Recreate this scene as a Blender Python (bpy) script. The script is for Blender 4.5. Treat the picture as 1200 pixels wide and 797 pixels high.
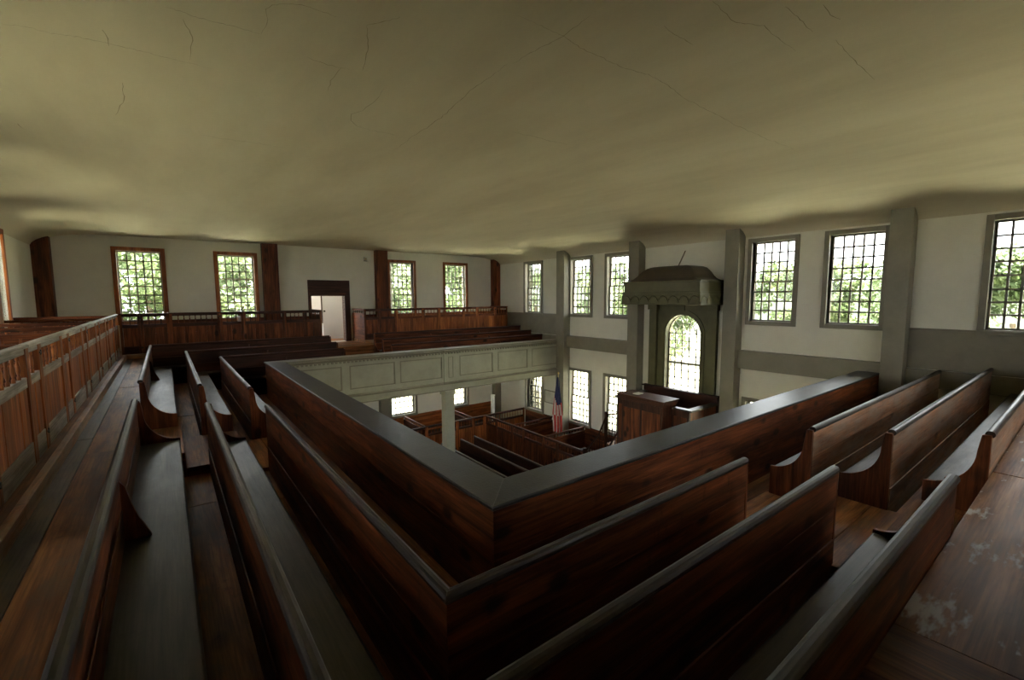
import bpy, bmesh, math, random
from mathutils import Matrix, Vector
for o in list(bpy.data.objects): bpy.data.objects.remove(o, do_unlink=True)
SC = bpy.context.scene
COL = SC.collection
H0 = 5.3            # eye level above the ground floor; every z below is relative to the eye
random.seed(7)

# ------------------------------------------------------------------ camera
YAW, PITCH, ROLL = 0.919, -0.0951, -0.0046
F_ = Vector((math.cos(PITCH)*math.cos(YAW), math.cos(PITCH)*math.sin(YAW), math.sin(PITCH)))
R0 = Vector((math.sin(YAW), -math.cos(YAW), 0)); U0 = R0.cross(F_)
R_ = math.cos(ROLL)*R0 + math.sin(ROLL)*U0; U_ = -math.sin(ROLL)*R0 + math.cos(ROLL)*U0
cam = bpy.data.cameras.new('camera'); cam.sensor_width = 36; cam.sensor_fit = 'HORIZONTAL'
cam.lens = 531.37/1200*36; cam.clip_start = 0.05; cam.clip_end = 400
camo = bpy.data.objects.new('camera', cam); COL.objects.link(camo)
camo.matrix_world = Matrix(((R_.x, U_.x, -F_.x, 0), (R_.y, U_.y, -F_.y, 0), (R_.z, U_.z, -F_.z, H0), (0, 0, 0, 1)))
SC.camera = camo

# ------------------------------------------------------------------ sky, sun, exposure
W = bpy.data.worlds.new('world'); SC.world = W; W.use_nodes = True
bg = W.node_tree.nodes['Background']
bg.inputs[0].default_value = (0.93, 0.97, 1.0, 1); bg.inputs[1].default_value = 3.4
sun = bpy.data.lights.new('sun', 'SUN'); sun.energy = 36.0; sun.angle = math.radians(1.5); sun.color = (1, 0.96, 0.88)
suno = bpy.data.objects.new('sun', sun); COL.objects.link(suno)
sd = Vector((0.14, 0.36, -0.92)); suno.rotation_euler = sd.to_track_quat('-Z', 'Y').to_euler(); suno.location = (-20, -5, 40)
vs = SC.view_settings
vs.view_transform = 'Standard'; vs.look = 'None'; vs.gamma = 1; vs.use_curve_mapping = False
vs.exposure = 2.08
cy = SC.cycles
cy.use_denoising = True; cy.max_bounces = 10; cy.diffuse_bounces = 6; cy.glossy_bounces = 4
cy.transparent_max_bounces = 16; cy.caustics_reflective = False; cy.caustics_refractive = False; cy.sample_clamp_indirect = 8

# ------------------------------------------------------------------ materials
def nodes(name):
    m = bpy.data.materials.new(name); m.use_nodes = True
    nt = m.node_tree; return m, nt, nt.nodes['Principled BSDF']
def N(nt, typ, **kw):
    n = nt.nodes.new(typ)
    for k, v in kw.items():
        if k == 'inp':
            for i, val in v.items(): n.inputs[i].default_value = val
        else: setattr(n, k, v)
    return n
def ramp(nt, fac, stops):
    r = N(nt, 'ShaderNodeValToRGB'); nt.links.new(fac, r.inputs[0])
    el = r.color_ramp.elements
    while len(el) < len(stops): el.new(0.5)
    for e, (p, c) in zip(el, stops): e.position = p; e.color = (c[0], c[1], c[2], 1)
    return r
def mixc(nt, a, b, fac, mode='MIX'):
    n = N(nt, 'ShaderNodeMix', data_type='RGBA', blend_type=mode)
    for sock, v in ((n.inputs[0], fac), (n.inputs[6], a), (n.inputs[7], b)):
        if hasattr(v, 'is_output'): nt.links.new(v, sock)
        elif isinstance(v, (int, float)): sock.default_value = v
        else: sock.default_value = (v[0], v[1], v[2], 1)
    return n.outputs[2]
def vary(nt, col, amt):
    oi = N(nt, 'ShaderNodeObjectInfo'); mr = N(nt, 'ShaderNodeMapRange', inp={3: 1-amt, 4: 1+amt})
    nt.links.new(oi.outputs['Random'], mr.inputs[0])
    h = N(nt, 'ShaderNodeHueSaturation'); nt.links.new(mr.outputs[0], h.inputs['Value']); nt.links.new(col, h.inputs['Color'])
    return h.outputs[0]
def wood(name, dark, light, axis, rough=0.5, knots=0.5, wear=None, wear_amt=0.0, var=0.15, spec=0.25, streak=0.5, wr=None, blotch=(0.03, 0.013, 0.007)):
    m, nt, b = nodes(name); L = nt.links.new
    g = N(nt, 'ShaderNodeNewGeometry'); oi = N(nt, 'ShaderNodeObjectInfo')
    off = N(nt, 'ShaderNodeVectorMath', operation='SCALE'); off.inputs[0].default_value = (7.3, 3.1, 5.7); L(oi.outputs['Random'], off.inputs['Scale'])
    add = N(nt, 'ShaderNodeVectorMath', operation='ADD'); L(g.outputs['Position'], add.inputs[0]); L(off.outputs[0], add.inputs[1])
    def stretched(lo, hi):
        mp = N(nt, 'ShaderNodeMapping'); s = [hi]*3; s['xyz'.index(axis)] = lo
        mp.inputs['Scale'].default_value = s; L(add.outputs[0], mp.inputs[0]); return mp.outputs[0]
    n1 = N(nt, 'ShaderNodeTexNoise', inp={'Scale': 1.0, 'Detail': 6, 'Roughness': 0.62, 'Distortion': 0.7}); L(stretched(0.9, 11), n1.inputs['Vector'])
    r1 = ramp(nt, n1.outputs[0], [(0.36, dark), (0.66, light)])
    n2 = N(nt, 'ShaderNodeTexNoise', inp={'Scale': 1.0, 'Detail': 3}); L(stretched(0.9, 2.6), n2.inputs['Vector'])
    r2 = ramp(nt, n2.outputs[0], [(0.42, (0, 0, 0)), (0.68, (1, 1, 1))])
    c = mixc(nt, r1.outputs[0], blotch, N_mul(nt, r2.outputs[0], 0.55))
    nf = N(nt, 'ShaderNodeTexNoise', inp={'Scale': 1.0, 'Detail': 3, 'Roughness': 0.6}); L(stretched(2.5, 75), nf.inputs['Vector'])
    rf = ramp(nt, nf.outputs[0], [(0.32, (0.52, 0.5, 0.48)), (0.66, (1.25, 1.22, 1.2))])
    c = mixc(nt, c, rf.outputs[0], 0.75, 'MULTIPLY')
    if streak > 0:           # dark water and nail stains with their own ragged shape
        mp = N(nt, 'ShaderNodeMapping'); mp.inputs['Scale'].default_value = (7, 7, 3.0); L(add.outputs[0], mp.inputs[0])
        ns = N(nt, 'ShaderNodeTexNoise', inp={'Scale': 1.0, 'Detail': 5, 'Roughness': 0.7}); L(mp.outputs[0], ns.inputs['Vector'])
        rs = ramp(nt, ns.outputs[0], [(0.60, (0, 0, 0)), (0.72, (1, 1, 1))])
        c = mixc(nt, c, tuple(x*0.35 for x in dark), N_mul(nt, rs.outputs[0], streak))
    if knots > 0:
        v = N(nt, 'ShaderNodeTexVoronoi', inp={'Scale': 1.0}); L(stretched(2.0, 3.6), v.inputs['Vector'])
        rk = ramp(nt, v.outputs['Distance'], [(0.11, (1, 1, 1)), (0.22, (0, 0, 0))])
        c = mixc(nt, c, (0.012, 0.006, 0.004), N_mul(nt, rk.outputs[0], knots))
    n3 = N(nt, 'ShaderNodeTexNoise', inp={'Scale': 1.0, 'Detail': 4, 'Roughness': 0.7}); L(stretched(2.2, 7), n3.inputs['Vector'])
    if wear is not None:
        rw = ramp(nt, n3.outputs[0], [((wr or (0.5-wear_amt*0.35,))[0], (0, 0, 0)), (wr[1] if wr else 0.68-wear_amt*0.25, (1, 1, 1))])
        c = mixc(nt, c, wear, N_mul(nt, rw.outputs[0], min(1, 0.35+wear_amt)))
    c = vary(nt, c, var)
    L(c, b.inputs['Base Color'])
    rr = N(nt, 'ShaderNodeMapRange', inp={3: rough-0.12, 4: rough+0.15}); L(n3.outputs[0], rr.inputs[0]); L(rr.outputs[0], b.inputs['Roughness'])
    b.inputs['Specular IOR Level'].default_value = spec
    bp = N(nt, 'ShaderNodeBump', inp={'Strength': 0.25, 'Distance': 0.006}); L(n1.outputs[0], bp.inputs['Height']); L(bp.outputs[0], b.inputs['Normal'])
    return m
def N_mul(nt, sock, k):
    mm = N(nt, 'ShaderNodeMath', operation='MULTIPLY'); nt.links.new(sock, mm.inputs[0]); mm.inputs[1].default_value = k
    return mm.outputs[0]
def paint(name, c, c2=None, rough=0.6, scale=3, bump=0.1, var=0.04, spec=0.35, stretch=(1, 1, 1)):
    m, nt, b = nodes(name); L = nt.links.new
    g = N(nt, 'ShaderNodeNewGeometry')
    mp = N(nt, 'ShaderNodeMapping'); mp.inputs['Scale'].default_value = stretch; L(g.outputs['Position'], mp.inputs[0])
    n = N(nt, 'ShaderNodeTexNoise', inp={'Scale': scale, 'Detail': 6, 'Roughness': 0.65}); L(mp.outputs[0], n.inputs['Vector'])
    c2 = c2 or tuple(x*0.82 for x in c)
    r = ramp(nt, n.outputs[0], [(0.35, c2), (0.65, c)])
    L(vary(nt, r.outputs[0], var), b.inputs['Base Color'])
    b.inputs['Roughness'].default_value = rough; b.inputs['Specular IOR Level'].default_value = spec
    if bump:
        n2 = N(nt, 'ShaderNodeTexNoise', inp={'Scale': scale*9, 'Detail': 4}); L(mp.outputs[0], n2.inputs['Vector'])
        bp = N(nt, 'ShaderNodeBump', inp={'Strength': bump, 'Distance': 0.01}); L(n2.outputs[0], bp.inputs['Height']); L(bp.outputs[0], b.inputs['Normal'])
    return m
M = {}
PINE_D, PINE_L = (0.058, 0.015, 0.006), (0.265, 0.082, 0.027)
for a in 'xyz':
    M['pine_'+a] = wood('stained_pine_'+a, PINE_D, PINE_L, a, 0.52, 0.85, var=0.18, spec=0.2)
    M['old_'+a] = wood('worn_lit_pine_'+a, (0.24, 0.10, 0.045), (0.62, 0.32, 0.17), a, 0.5, 0.6, wear=(0.36, 0.30, 0.25), wear_amt=0.30, var=0.12, streak=0.8, blotch=(0.10, 0.05, 0.03))  # worn wood, base colour lifted to stand in for window light
    M['rail_'+a] = wood('greyed_rail_'+a, (0.026, 0.018, 0.013), (0.078, 0.059, 0.045), a, 0.42, 0.1, var=0.1, spec=0.35, blotch=(0.04, 0.022, 0.014))
    M['seat_'+a] = wood('seat_board_'+a, (0.026, 0.020, 0.015), (0.070, 0.055, 0.042), a, 0.42, 0.15, var=0.1, spec=0.35, blotch=(0.05, 0.03, 0.02))
    M['floor_'+a] = wood('floor_board_'+a, (0.15, 0.056, 0.019), (0.40, 0.175, 0.062), a, 0.5, 0.4, wear=(0.13, 0.095, 0.065), wear_amt=0.25, wr=(0.52, 0.66), var=0.16, spec=0.14, blotch=(0.09, 0.045, 0.024))
    M['worn_floor_'+a] = wood('sheen_floor_board_'+a, (0.13, 0.055, 0.024), (0.32, 0.15, 0.066), a, 0.48, 0.4, wear=(0.55, 0.52, 0.48), wear_amt=0.35, wr=(0.585, 0.67), var=0.1, spec=0.14, blotch=(0.09, 0.045, 0.024))  # pale patches are floor sheen painted into the colour
    M['grey_floor_'+a] = wood('grimy_floor_board_'+a, (0.055, 0.045, 0.034), (0.15, 0.125, 0.095), a, 0.45, 0.2, wear=(0.2, 0.13, 0.07), wear_amt=0.1, var=0.1, spec=0.35, blotch=(0.05, 0.035, 0.022))
    M['orange_'+a] = wood('orange_pine_'+a, (0.19, 0.052, 0.013), (0.52, 0.18, 0.05), a, 0.45, 0.35, var=0.22, blotch=(0.10, 0.03, 0.012))
    M['greywood_'+a] = wood('weathered_rail_'+a, (0.26, 0.235, 0.205), (0.62, 0.57, 0.51), a, 0.45, 0.25, var=0.12, blotch=(0.12, 0.085, 0.06))
    M['dark_'+a] = wood('dark_walnut_'+a, (0.030, 0.009, 0.005), (0.085, 0.028, 0.014), a, 0.5, 0.2, var=0.15, spec=0.25, blotch=(0.018, 0.007, 0.004))
M['slate'] = paint('slate_cap_paint', (0.034, 0.032, 0.031), (0.022, 0.021, 0.020), 0.38, 5, 0.15, spec=0.4)
M['green'] = paint('grey_green_paint', (0.245, 0.224, 0.172), (0.20, 0.182, 0.14), 0.5, 2.5, 0.08)
M['green_light'] = paint('pale_grey_green_paint', (0.36, 0.352, 0.28), (0.30, 0.292, 0.23), 0.5, 2.5, 0.08)
M['olive'] = paint('olive_paint', (0.125, 0.115, 0.050), (0.092, 0.085, 0.036), 0.45, 3, 0.08)
M['roofbrown'] = paint('brown_canopy_paint', (0.085, 0.066, 0.045), (0.06, 0.045, 0.03), 0.5, 3, 0.08)
M['wall'] = paint('wall_plaster', (0.74, 0.72, 0.635), (0.68, 0.66, 0.58), 0.85, 1.6, 0.25, 0, 0.2)
M['white_plaster'] = paint('hall_plaster', (0.74, 0.72, 0.73), (0.69, 0.67, 0.68), 0.85, 1.6, 0.1, 0, 0.2)
M['sash_white'] = paint('sash_white_paint', (0.5, 0.48, 0.42), None, 0.5, 5, 0)
M['iron'] = paint('black_iron', (0.02, 0.018, 0.016), None, 0.45, 8, 0.1)
M['offwhite'] = paint('offwhite_paint', (0.75, 0.73, 0.68), None, 0.5, 6, 0)
M['rust'] = paint('rusty_metal', (0.12, 0.07, 0.04), None, 0.6, 8, 0)
M['crack'] = paint('crack_shadow', (0.29, 0.25, 0.17), None, 0.9, 5, 0)
M['bark'] = paint('bark', (0.10, 0.075, 0.05), None, 0.9, 6, 0.4)
M['red'] = paint('flag_red', (0.50, 0.045, 0.04), None, 0.8, 6, 0)
M['white'] = paint('flag_white', (0.62, 0.50, 0.45), None, 0.8, 6, 0)
M['navy'] = paint('flag_navy', (0.03, 0.035, 0.10), None, 0.8, 6, 0)
M['brass'] = paint('brass', (0.45, 0.3, 0.1), None, 0.35, 6, 0); 
M['paper'] = paint('paper', (0.62, 0.6, 0.5), None, 0.8, 6, 0)
def ceiling_mat():
    m, nt, b = nodes('ceiling_plaster'); L = nt.links.new
    g = N(nt, 'ShaderNodeNewGeometry')
    mp = N(nt, 'ShaderNodeMapping'); mp.inputs['Scale'].default_value = (0.9, 0.25, 1); mp.inputs['Rotation'].default_value = (0, 0, 0.12); L(g.outputs['Position'], mp.inputs[0])
    n = N(nt, 'ShaderNodeTexNoise', inp={'Scale': 1.4, 'Detail': 7, 'Roughness': 0.6}); L(mp.outputs[0], n.inputs['Vector'])
    r = ramp(nt, n.outputs[0], [(0.33, (0.50, 0.45, 0.345)), (0.52, (0.57, 0.52, 0.405)), (0.7, (0.62, 0.57, 0.455))])
    c = r.outputs[0]
    L(c, b.inputs['Base Color']); b.inputs['Roughness'].default_value = 0.8; b.inputs['Specular IOR Level'].default_value = 0.25
    n4 = N(nt, 'ShaderNodeTexNoise', inp={'Scale': 2.0, 'Detail': 6}); L(mp.outputs[0], n4.inputs['Vector'])
    bp = N(nt, 'ShaderNodeBump', inp={'Strength': 0.2, 'Distance': 0.008}); L(n4.outputs[0], bp.inputs['Height']); L(bp.outputs[0], b.inputs['Normal'])
    return m
M['ceiling'] = ceiling_mat()
def glass_mat():
    m = bpy.data.materials.new('window_glass'); m.use_nodes = True; nt = m.node_tree; nt.nodes.clear()
    out = N(nt, 'ShaderNodeOutputMaterial'); t = N(nt, 'ShaderNodeBsdfTransparent'); g = N(nt, 'ShaderNodeBsdfGlossy', inp={'Roughness': 0.05})
    t.inputs[0].default_value = (0.97, 0.98, 0.97, 1)
    fr = N(nt, 'ShaderNodeFresnel', inp={'IOR': 1.3}); mx = N(nt, 'ShaderNodeMixShader')
    nt.links.new(fr.outputs[0], mx.inputs[0]); nt.links.new(t.outputs[0], mx.inputs[1]); nt.links.new(g.outputs[0], mx.inputs[2]); nt.links.new(mx.outputs[0], out.inputs[0])
    return m
M['glass'] = glass_mat()
def leaf_mat(name, c1, c2):
    m, nt, b = nodes(name); L = nt.links.new
    g = N(nt, 'ShaderNodeNewGeometry'); n = N(nt, 'ShaderNodeTexNoise', inp={'Scale': 0.9, 'Detail': 4}); L(g.outputs['Position'], n.inputs['Vector'])
    r = ramp(nt, n.outputs[0], [(0.35, c1), (0.65, c2)]); L(r.outputs[0], b.inputs['Base Color']); b.inputs['Roughness'].default_value = 0.7
    tr = N(nt, 'ShaderNodeBsdfTranslucent'); L(r.outputs[0], tr.inputs[0]); mx = N(nt, 'ShaderNodeMixShader', inp={0: 0.4})
    out = nt.nodes['Material Output']; L(b.outputs[0], mx.inputs[1]); L(tr.outputs[0], mx.inputs[2]); L(mx.outputs[0], out.inputs[0])
    return m
M['leaf'] = leaf_mat('leaves', (0.042, 0.068, 0.022), (0.105, 0.14, 0.06))
M['leaf2'] = leaf_mat('pale_leaves', (0.06, 0.09, 0.034), (0.14, 0.175, 0.085))
M['ridge'] = leaf_mat('far_woods', (0.018, 0.028, 0.012), (0.035, 0.045, 0.022))
M['grass'] = leaf_mat('grass', (0.33, 0.33, 0.20), (0.48, 0.46, 0.32))

# ------------------------------------------------------------------ mesh helpers (eye-relative coordinates)
OFF = {}
class MB:
    def __init__(s): s.v = []; s.f = []; s.mi = []
    def add(s, vs, fs, mi=0):
        b = len(s.v); s.v += [tuple(p) for p in vs]; s.f += [tuple(i+b for i in f) for f in fs]; s.mi += [mi]*len(fs); return s
    def box(s, x0, x1, y0, y1, z0, z1, mi=0):
        x0, x1 = sorted((x0, x1)); y0, y1 = sorted((y0, y1)); z0, z1 = sorted((z0, z1))
        return s.add([(x0,y0,z0),(x1,y0,z0),(x1,y1,z0),(x0,y1,z0),(x0,y0,z1),(x1,y0,z1),(x1,y1,z1),(x0,y1,z1)],
                     [(3,2,1,0),(4,5,6,7),(0,1,5,4),(1,2,6,5),(2,3,7,6),(3,0,4,7)], mi)
    def mbox(s, mp, s0, s1, d0, d1, z0, z1, mi=0):
        return s.mprism(mp, [(d0,z0),(d1,z0),(d1,z1),(d0,z1)], s0, s1, 0, 0, 0, mi)
    def mprism(s, mp, prof, s0, s1, m0=0, m1=0, dref=0, mi=0):
        n = len(prof)
        vs = [mp(s0+m0*(d-dref), d, z) for d, z in prof] + [mp(s1+m1*(d-dref), d, z) for d, z in prof]
        fs = [tuple(range(n-1, -1, -1)), tuple(range(n, 2*n))] + [(i, (i+1) % n, n+(i+1) % n, n+i) for i in range(n)]
        return s.add(vs, fs, mi)
    def tube(s, a, b, r0, r1=None, seg=8, mi=0):
        a, b = Vector(a), Vector(b); r1 = r0 if r1 is None else r1
        d = (b-a).normalized(); u = d.orthogonal().normalized(); w = d.cross(u)
        vs = []
        for p, r in ((a, r0), (b, r1)):
            for i in range(seg):
                t = 2*math.pi*i/seg; vs.append(p+u*math.cos(t)*r+w*math.sin(t)*r)
        fs = [(i, (i+1) % seg, seg+(i+1) % seg, seg+i) for i in range(seg)]+[tuple(range(seg-1, -1, -1)), tuple(range(seg, 2*seg))]
        return s.add(vs, fs, mi)
    def lathe(s, c, prof, seg=8, mi=0):
        vs = []; k = len(prof)
        for r, z in prof:
            for i in range(seg):
                t = 2*math.pi*i/seg; vs.append((c[0]+r*math.cos(t), c[1]+r*math.sin(t), c[2]+z))
        fs = [(j*seg+i, j*seg+(i+1) % seg, (j+1)*seg+(i+1) % seg, (j+1)*seg+i) for j in range(k-1) for i in range(seg)]
        fs += [tuple(range(seg-1, -1, -1)), tuple(range((k-1)*seg, k*seg))]
        return s.add(vs, fs, mi)
    def mesh(s, name, mats, off):
        me = bpy.data.meshes.new(name); me.from_pydata([(x-off[0], y-off[1], z-off[2]) for x, y, z in s.v], [], s.f)
        for mt in (mats if isinstance(mats, (list, tuple)) else [mats]): me.materials.append(M[mt])
        for p, i in zip(me.polygons, s.mi): p.material_index = i
        bm = bmesh.new(); bm.from_mesh(me); bmesh.ops.recalc_face_normals(bm, faces=bm.faces); bm.to_mesh(me); bm.free()
        return me
    def build(s, name, mats, parent=None, bevel=0, smooth=False):
        off = OFF.get(parent.name, (0, 0, 0)) if parent else (0, 0, 0)
        if parent is None and s.v:      # a one-mesh thing: put its origin at its base
            off = (sum(v[0] for v in s.v)/len(s.v), sum(v[1] for v in s.v)/len(s.v), min(v[2] for v in s.v))
        me = s.mesh(name, mats, off); o = bpy.data.objects.new(name, me); COL.objects.link(o)
        OFF[o.name] = off
        if parent: o.parent = parent
        else: o.location = (off[0], off[1], off[2]+H0)
        if bevel:
            b = o.modifiers.new('bevel', 'BEVEL'); b.width = bevel; b.segments = 2; b.limit_method = 'ANGLE'
        if smooth:
            for p in me.polygons: p.use_smooth = True
        return o
def thing(name, loc, label=None, cat=None, group=None, kind=None):
    o = bpy.data.objects.new(name, None); o.empty_display_size = 0.1; COL.objects.link(o)
    o.location = (loc[0], loc[1], loc[2]+H0); OFF[o.name] = tuple(loc)
    return tag(o, label, cat, group, kind)
def tag(o, label=None, cat=None, group=None, kind=None):
    if label: o['label'] = label
    if cat: o['category'] = cat
    if group: o['group'] = group
    if kind: o['kind'] = kind
    return o
def inst(name, me, pos, parent):          # a piece that shares its mesh with its look-alikes
    o = bpy.data.objects.new(name, me); COL.objects.link(o); o.parent = parent
    p = OFF[parent.name]; o.location = (pos[0]-p[0], pos[1]-p[1], pos[2]-p[2]); OFF[o.name] = tuple(pos)
    return o
def at(u, v, axis, val):                  # photograph pixel -> point on a plane of the place
    r = R_*((u-600)/531.37) - U_*((v-398.5)/531.37) + F_
    return r*(val/r['xyz'.index(axis)])

# ------------------------------------------------------------------ the setting
XP, XS, YE, YN = 10.59, -2.30, 14.84, -1.64      # pulpit wall, long wall opposite, far end wall, near end wall
FL = -5.30; CEIL = 1.60; WALK = -1.40; SOFF = -2.50
T = 0.24
mapP = lambda s, d, z: (XP+d, s, z)              # d = outwards from the room
mapE = lambda s, d, z: (s, YE+d, z)
mapS = lambda s, d, z: (XS-d, s, z)
mapN = lambda s, d, z: (s, YN-d, z)
WZ0, WZ1 = -0.66, 1.27
LZ0, LZ1 = -4.22, -2.34
WW = 1.05
IN = 0.09
P_up = [12.60, 10.25, 8.72, 4.50, 3.00, 0.75]
P_lo = [12.53, 10.27, 8.72, 4.50, 3.00, 0.75]
E_up = [-0.445, 1.65, 6.55, 8.68]
E_lo = [-0.445, 1.65, 6.49, 8.66]
S_up = [11.85, 9.3, 7.7, 5.5, 3.9]  # all but the first unseen, added to even out the ceiling light
N_fill = [4.6, 6.3, 8.0]  # unseen windows, placed to brighten the right-hand benches
S_lo = [12.2, 9.3, 7.7, 5.5, 3.9, 1.2]; N_lo = [-0.445, 1.65, 6.55, 8.68]  # unseen lower windows, extra ones added to brighten the ground floor
def wall(name, mp, s0, s1, holes, mat, zt=1.75):
    ss = sorted({s0, s1} | {h[0] for h in holes} | {h[1] for h in holes}); zz = sorted({FL, zt} | {h[2] for h in holes} | {h[3] for h in holes})
    b = MB()
    for j in range(len(zz)-1):
        run = None
        for i in range(len(ss)-1):
            cs, cz = (ss[i]+ss[i+1])/2, (zz[j]+zz[j+1])/2
            solid = not any(h[0] < cs < h[1] and h[2] < cz < h[3] for h in holes)
            if solid:
                if run is None: run = ss[i]
            if (not solid or i == len(ss)-2) and run is not None:
                b.mbox(mp, run, ss[i] if not solid else ss[i+1], 0, T, zz[j], zz[j+1]); run = None
    return tag(b.build(name, mat), kind='structure')
def hole(c, z0, z1): return (c-WW/2+IN, c+WW/2-IN, z0+IN, z1-IN)
hp = [hole(c, WZ0, WZ1) for c in P_up]+[hole(c, LZ0, LZ1) for c in P_lo]+[(6.08, 7.12, -2.58, -0.42)]
he = [hole(c, WZ0, WZ1) for c in E_up]+[hole(c, LZ0, LZ1) for c in E_lo]+[(3.58, 4.58, WALK, 0.06)]
hs = [hole(c, WZ0, WZ1) for c in S_up]+[hole(c, LZ0, LZ1) for c in S_lo]
hn = [hole(c, WZ0, WZ1) for c in N_fill]+[hole(c, LZ0, LZ1) for c in N_lo]
wall('wall_right', mapP, YN-T, YE+T, hp, 'wall')
wall('wall_far', mapE, XS, XP, he, 'wall')
wall('wall_left', mapS, YN-T, YE+T, hs, 'wall')
wall('wall_back', mapN, XS, XP, hn, 'wall')
# plaster ceiling with coves along the long walls, gently uneven
prof = [(-2.30, 1.25), (-2.27, 1.31), (-2.2, 1.375), (-2.08, 1.44), (-1.9, 1.50), (-1.65, 1.55), (-1.3, 1.585)]
prof += [(x*0.5-0.9, CEIL) for x in range(0, 21)]
prof += [(9.4, 1.595), (9.75, 1.585), (10.0, 1.565), (10.2, 1.53), (10.36, 1.48), (10.47, 1.43), (10.55, 1.37), (10.59, 1.31)]
ny = 60
def unevenness(x, y):
    wob = 0.012*math.sin(x*1.3+y*0.7)+0.010*math.sin(x*0.45-y*1.1+1)
    return -0.06*max(0, (y-8.0)/6.84)+0.3*wob*min(1, max(0, (x-XS)/1.5))*min(1, max(0, (XP-x)/1.5))
b = MB(); npf = len(prof)
for j in range(ny+1):
    y = YN+(YE-YN)*j/ny
    for x, z in prof: b.v.append((x, y, z+unevenness(x, y)))
for j in range(ny):
    for i in range(npf-1):
        b.f.append((j*npf+i, j*npf+i+1, (j+1)*npf+i+1, (j+1)*npf+i)); b.mi.append(0)
ceil = tag(b.build('ceiling', 'ceiling', smooth=True), kind='structure')
tag(MB().box(XS-T, XP+T, YN-T, YE+T, 1.76, 1.9).build('ceiling_loft', 'dark_x'), kind='structure')
cracks = [[(860,60),(905,50),(938,40)], [(860,60),(863,110),(850,165)], [(612,80),(622,62),(628,45),(624,22),(640,12),(665,8),(695,10),(720,15),(790,40)],
 [(430,45),(438,64),(452,85),(447,112),(445,140)], [(0,55),(60,62),(110,76),(180,86),(235,98),(330,120),(440,147),(500,163)], [(720,135),(770,152),(820,163)],
 [(935,318),(870,305),(838,296),(824,283),(824,268),(850,258),(880,236),(900,208)], [(920,355),(960,325),(1000,300),(1040,270),(1100,215),(1190,150)],
 [(465,315),(520,325),(600,335),(670,347)], [(800,160),(785,175),(775,190),(768,215)], [(240,70),(252,90),(255,108)], [(286,195),(291,235),(270,270)],
 [(0,287),(40,290),(60,304)], [(390,15),(460,40),(540,60),(610,80)]]
cracks2 = [[(10,35),(60,57),(120,85),(160,112),(200,130),(260,158),(320,175),(372,205),(400,228),(440,250),(480,268),(520,292),(560,310),(615,332),(670,355)],
 [(470,0),(490,22),(520,50),(545,56),(590,60),(615,85),(640,102),(665,120)], [(640,15),(668,40),(705,75)], [(730,10),(745,35),(770,45)], [(760,95),(785,125),(810,150),(850,187)],
 [(355,60),(380,80),(425,105)], [(0,150),(60,115),(110,90),(150,62),(185,35)], [(620,405),(640,402),(665,397)], [(0,310),(60,322),(130,340)]]
for n, pl in enumerate([[(u/2, v/2) for u, v in c] for c in cracks]+[[(600+u/2, v/2) for u, v in c] for c in cracks2]):
    fine = []
    for (a, c) in zip(pl[:-1], pl[1:]):
        k = max(2, int(math.hypot(c[0]-a[0], c[1]-a[1])/4))
        fine += [(a[0]+(c[0]-a[0])*i/k+random.uniform(-.9, .9), a[1]+(c[1]-a[1])*i/k+random.uniform(-.8, .8)) for i in range(k)]
    fine.append(pl[-1])
    pts = []
    for u, v in fine:
        p = at(u, v, 'z', CEIL)
        for _ in range(3): p = at(u, v, 'z', CEIL+unevenness(p.x, p.y)-0.0035)
        pts.append(p)
    b = MB(); vs = []
    for i, p in enumerate(pts):
        d = (pts[min(i+1, len(pts)-1)]-pts[max(i-1, 0)]); d.z = 0; d.normalize(); s = Vector((-d.y, d.x, 0))
        w = (0.0012+random.uniform(0, 0.0016))*math.sin(math.pi*(i+0.6)/(len(pts)+0.2))**0.5
        w *= 0.5+p.length*0.12
        vs += [p-s*w, p+s*w]
    fs = [(2*i, 2*i+1, 2*i+3, 2*i+2) for i in range(len(pts)-1)]
    b.add(vs, fs); b.build('crack', 'crack', ceil)
b = MB()
for i in range(5): b.box(9.02+i*0.03, 9.66-i*0.05, 14.10+i*0.045, 14.13+i*0.045, 1.548, 1.60)
b.build('bare_lath', 'rust', ceil)
# ground floor of boards, gallery decks
gf = tag(MB().box(XS-T, XP+T, YN-T, YE+T, FL-0.15, FL).build('floor', 'floor_y'), kind='structure')

# posts, girts and wainscots (timber frame showing inside the plaster)
TR = [0]
def trim(bm, mat, bevel=0.006):
    TR[0] += 1
    return tag(bm.build('trim_%d' % TR[0], mat, None, bevel), kind='structure')
COLS = [(10.72, 11.08), (7.81, 8.15), (5.10, 5.42), (2.12, 2.44)]
for a, c in COLS: trim(MB().box(10.30, XP+0.01, a, c, FL, 1.56), 'green')
trim(MB().box(10.44, XP+0.01, 8.15, 10.72, -1.67, -1.28), 'green')
trim(MB().box(10.44, XP+0.01, 2.44, 5.10, -1.67, -1.25), 'green')
for (a, c) in ((11.08, YE), (YN, 2.12)):
    trim(MB().box(10.565, XP+0.01, a, c, -1.30, -0.62), 'green'); trim(MB().box(10.545, XP+0.01, a, c, -1.62, -1.31), 'green')
    trim(MB().box(10.55, XP+0.01, a, c, -0.62, -0.585), 'green')
for a, c in ((2.28, 2.68), (5.59, 5.98)): trim(MB().box(a, c, 14.62, YE+0.01, WALK-0.9, 1.60), 'pine_z')
trim(MB().box(-2.31, -2.0, 14.6, YE+0.01, WALK, 1.60), 'pine_z'); trim(MB().box(10.28, 10.60, 14.62, YE+0.01, WALK-0.8, 1.60), 'pine_z')
for a, c in ((5.59, 5.98), (10.30, 10.6), (2.28, 2.68)): trim(MB().box(a, c, 14.62, YE+0.01, FL, SOFF), 'green')
trim(MB().box(-2.31, -2.05, 10.28, 10.64, WALK, 1.5), 'orange_z')

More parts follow.
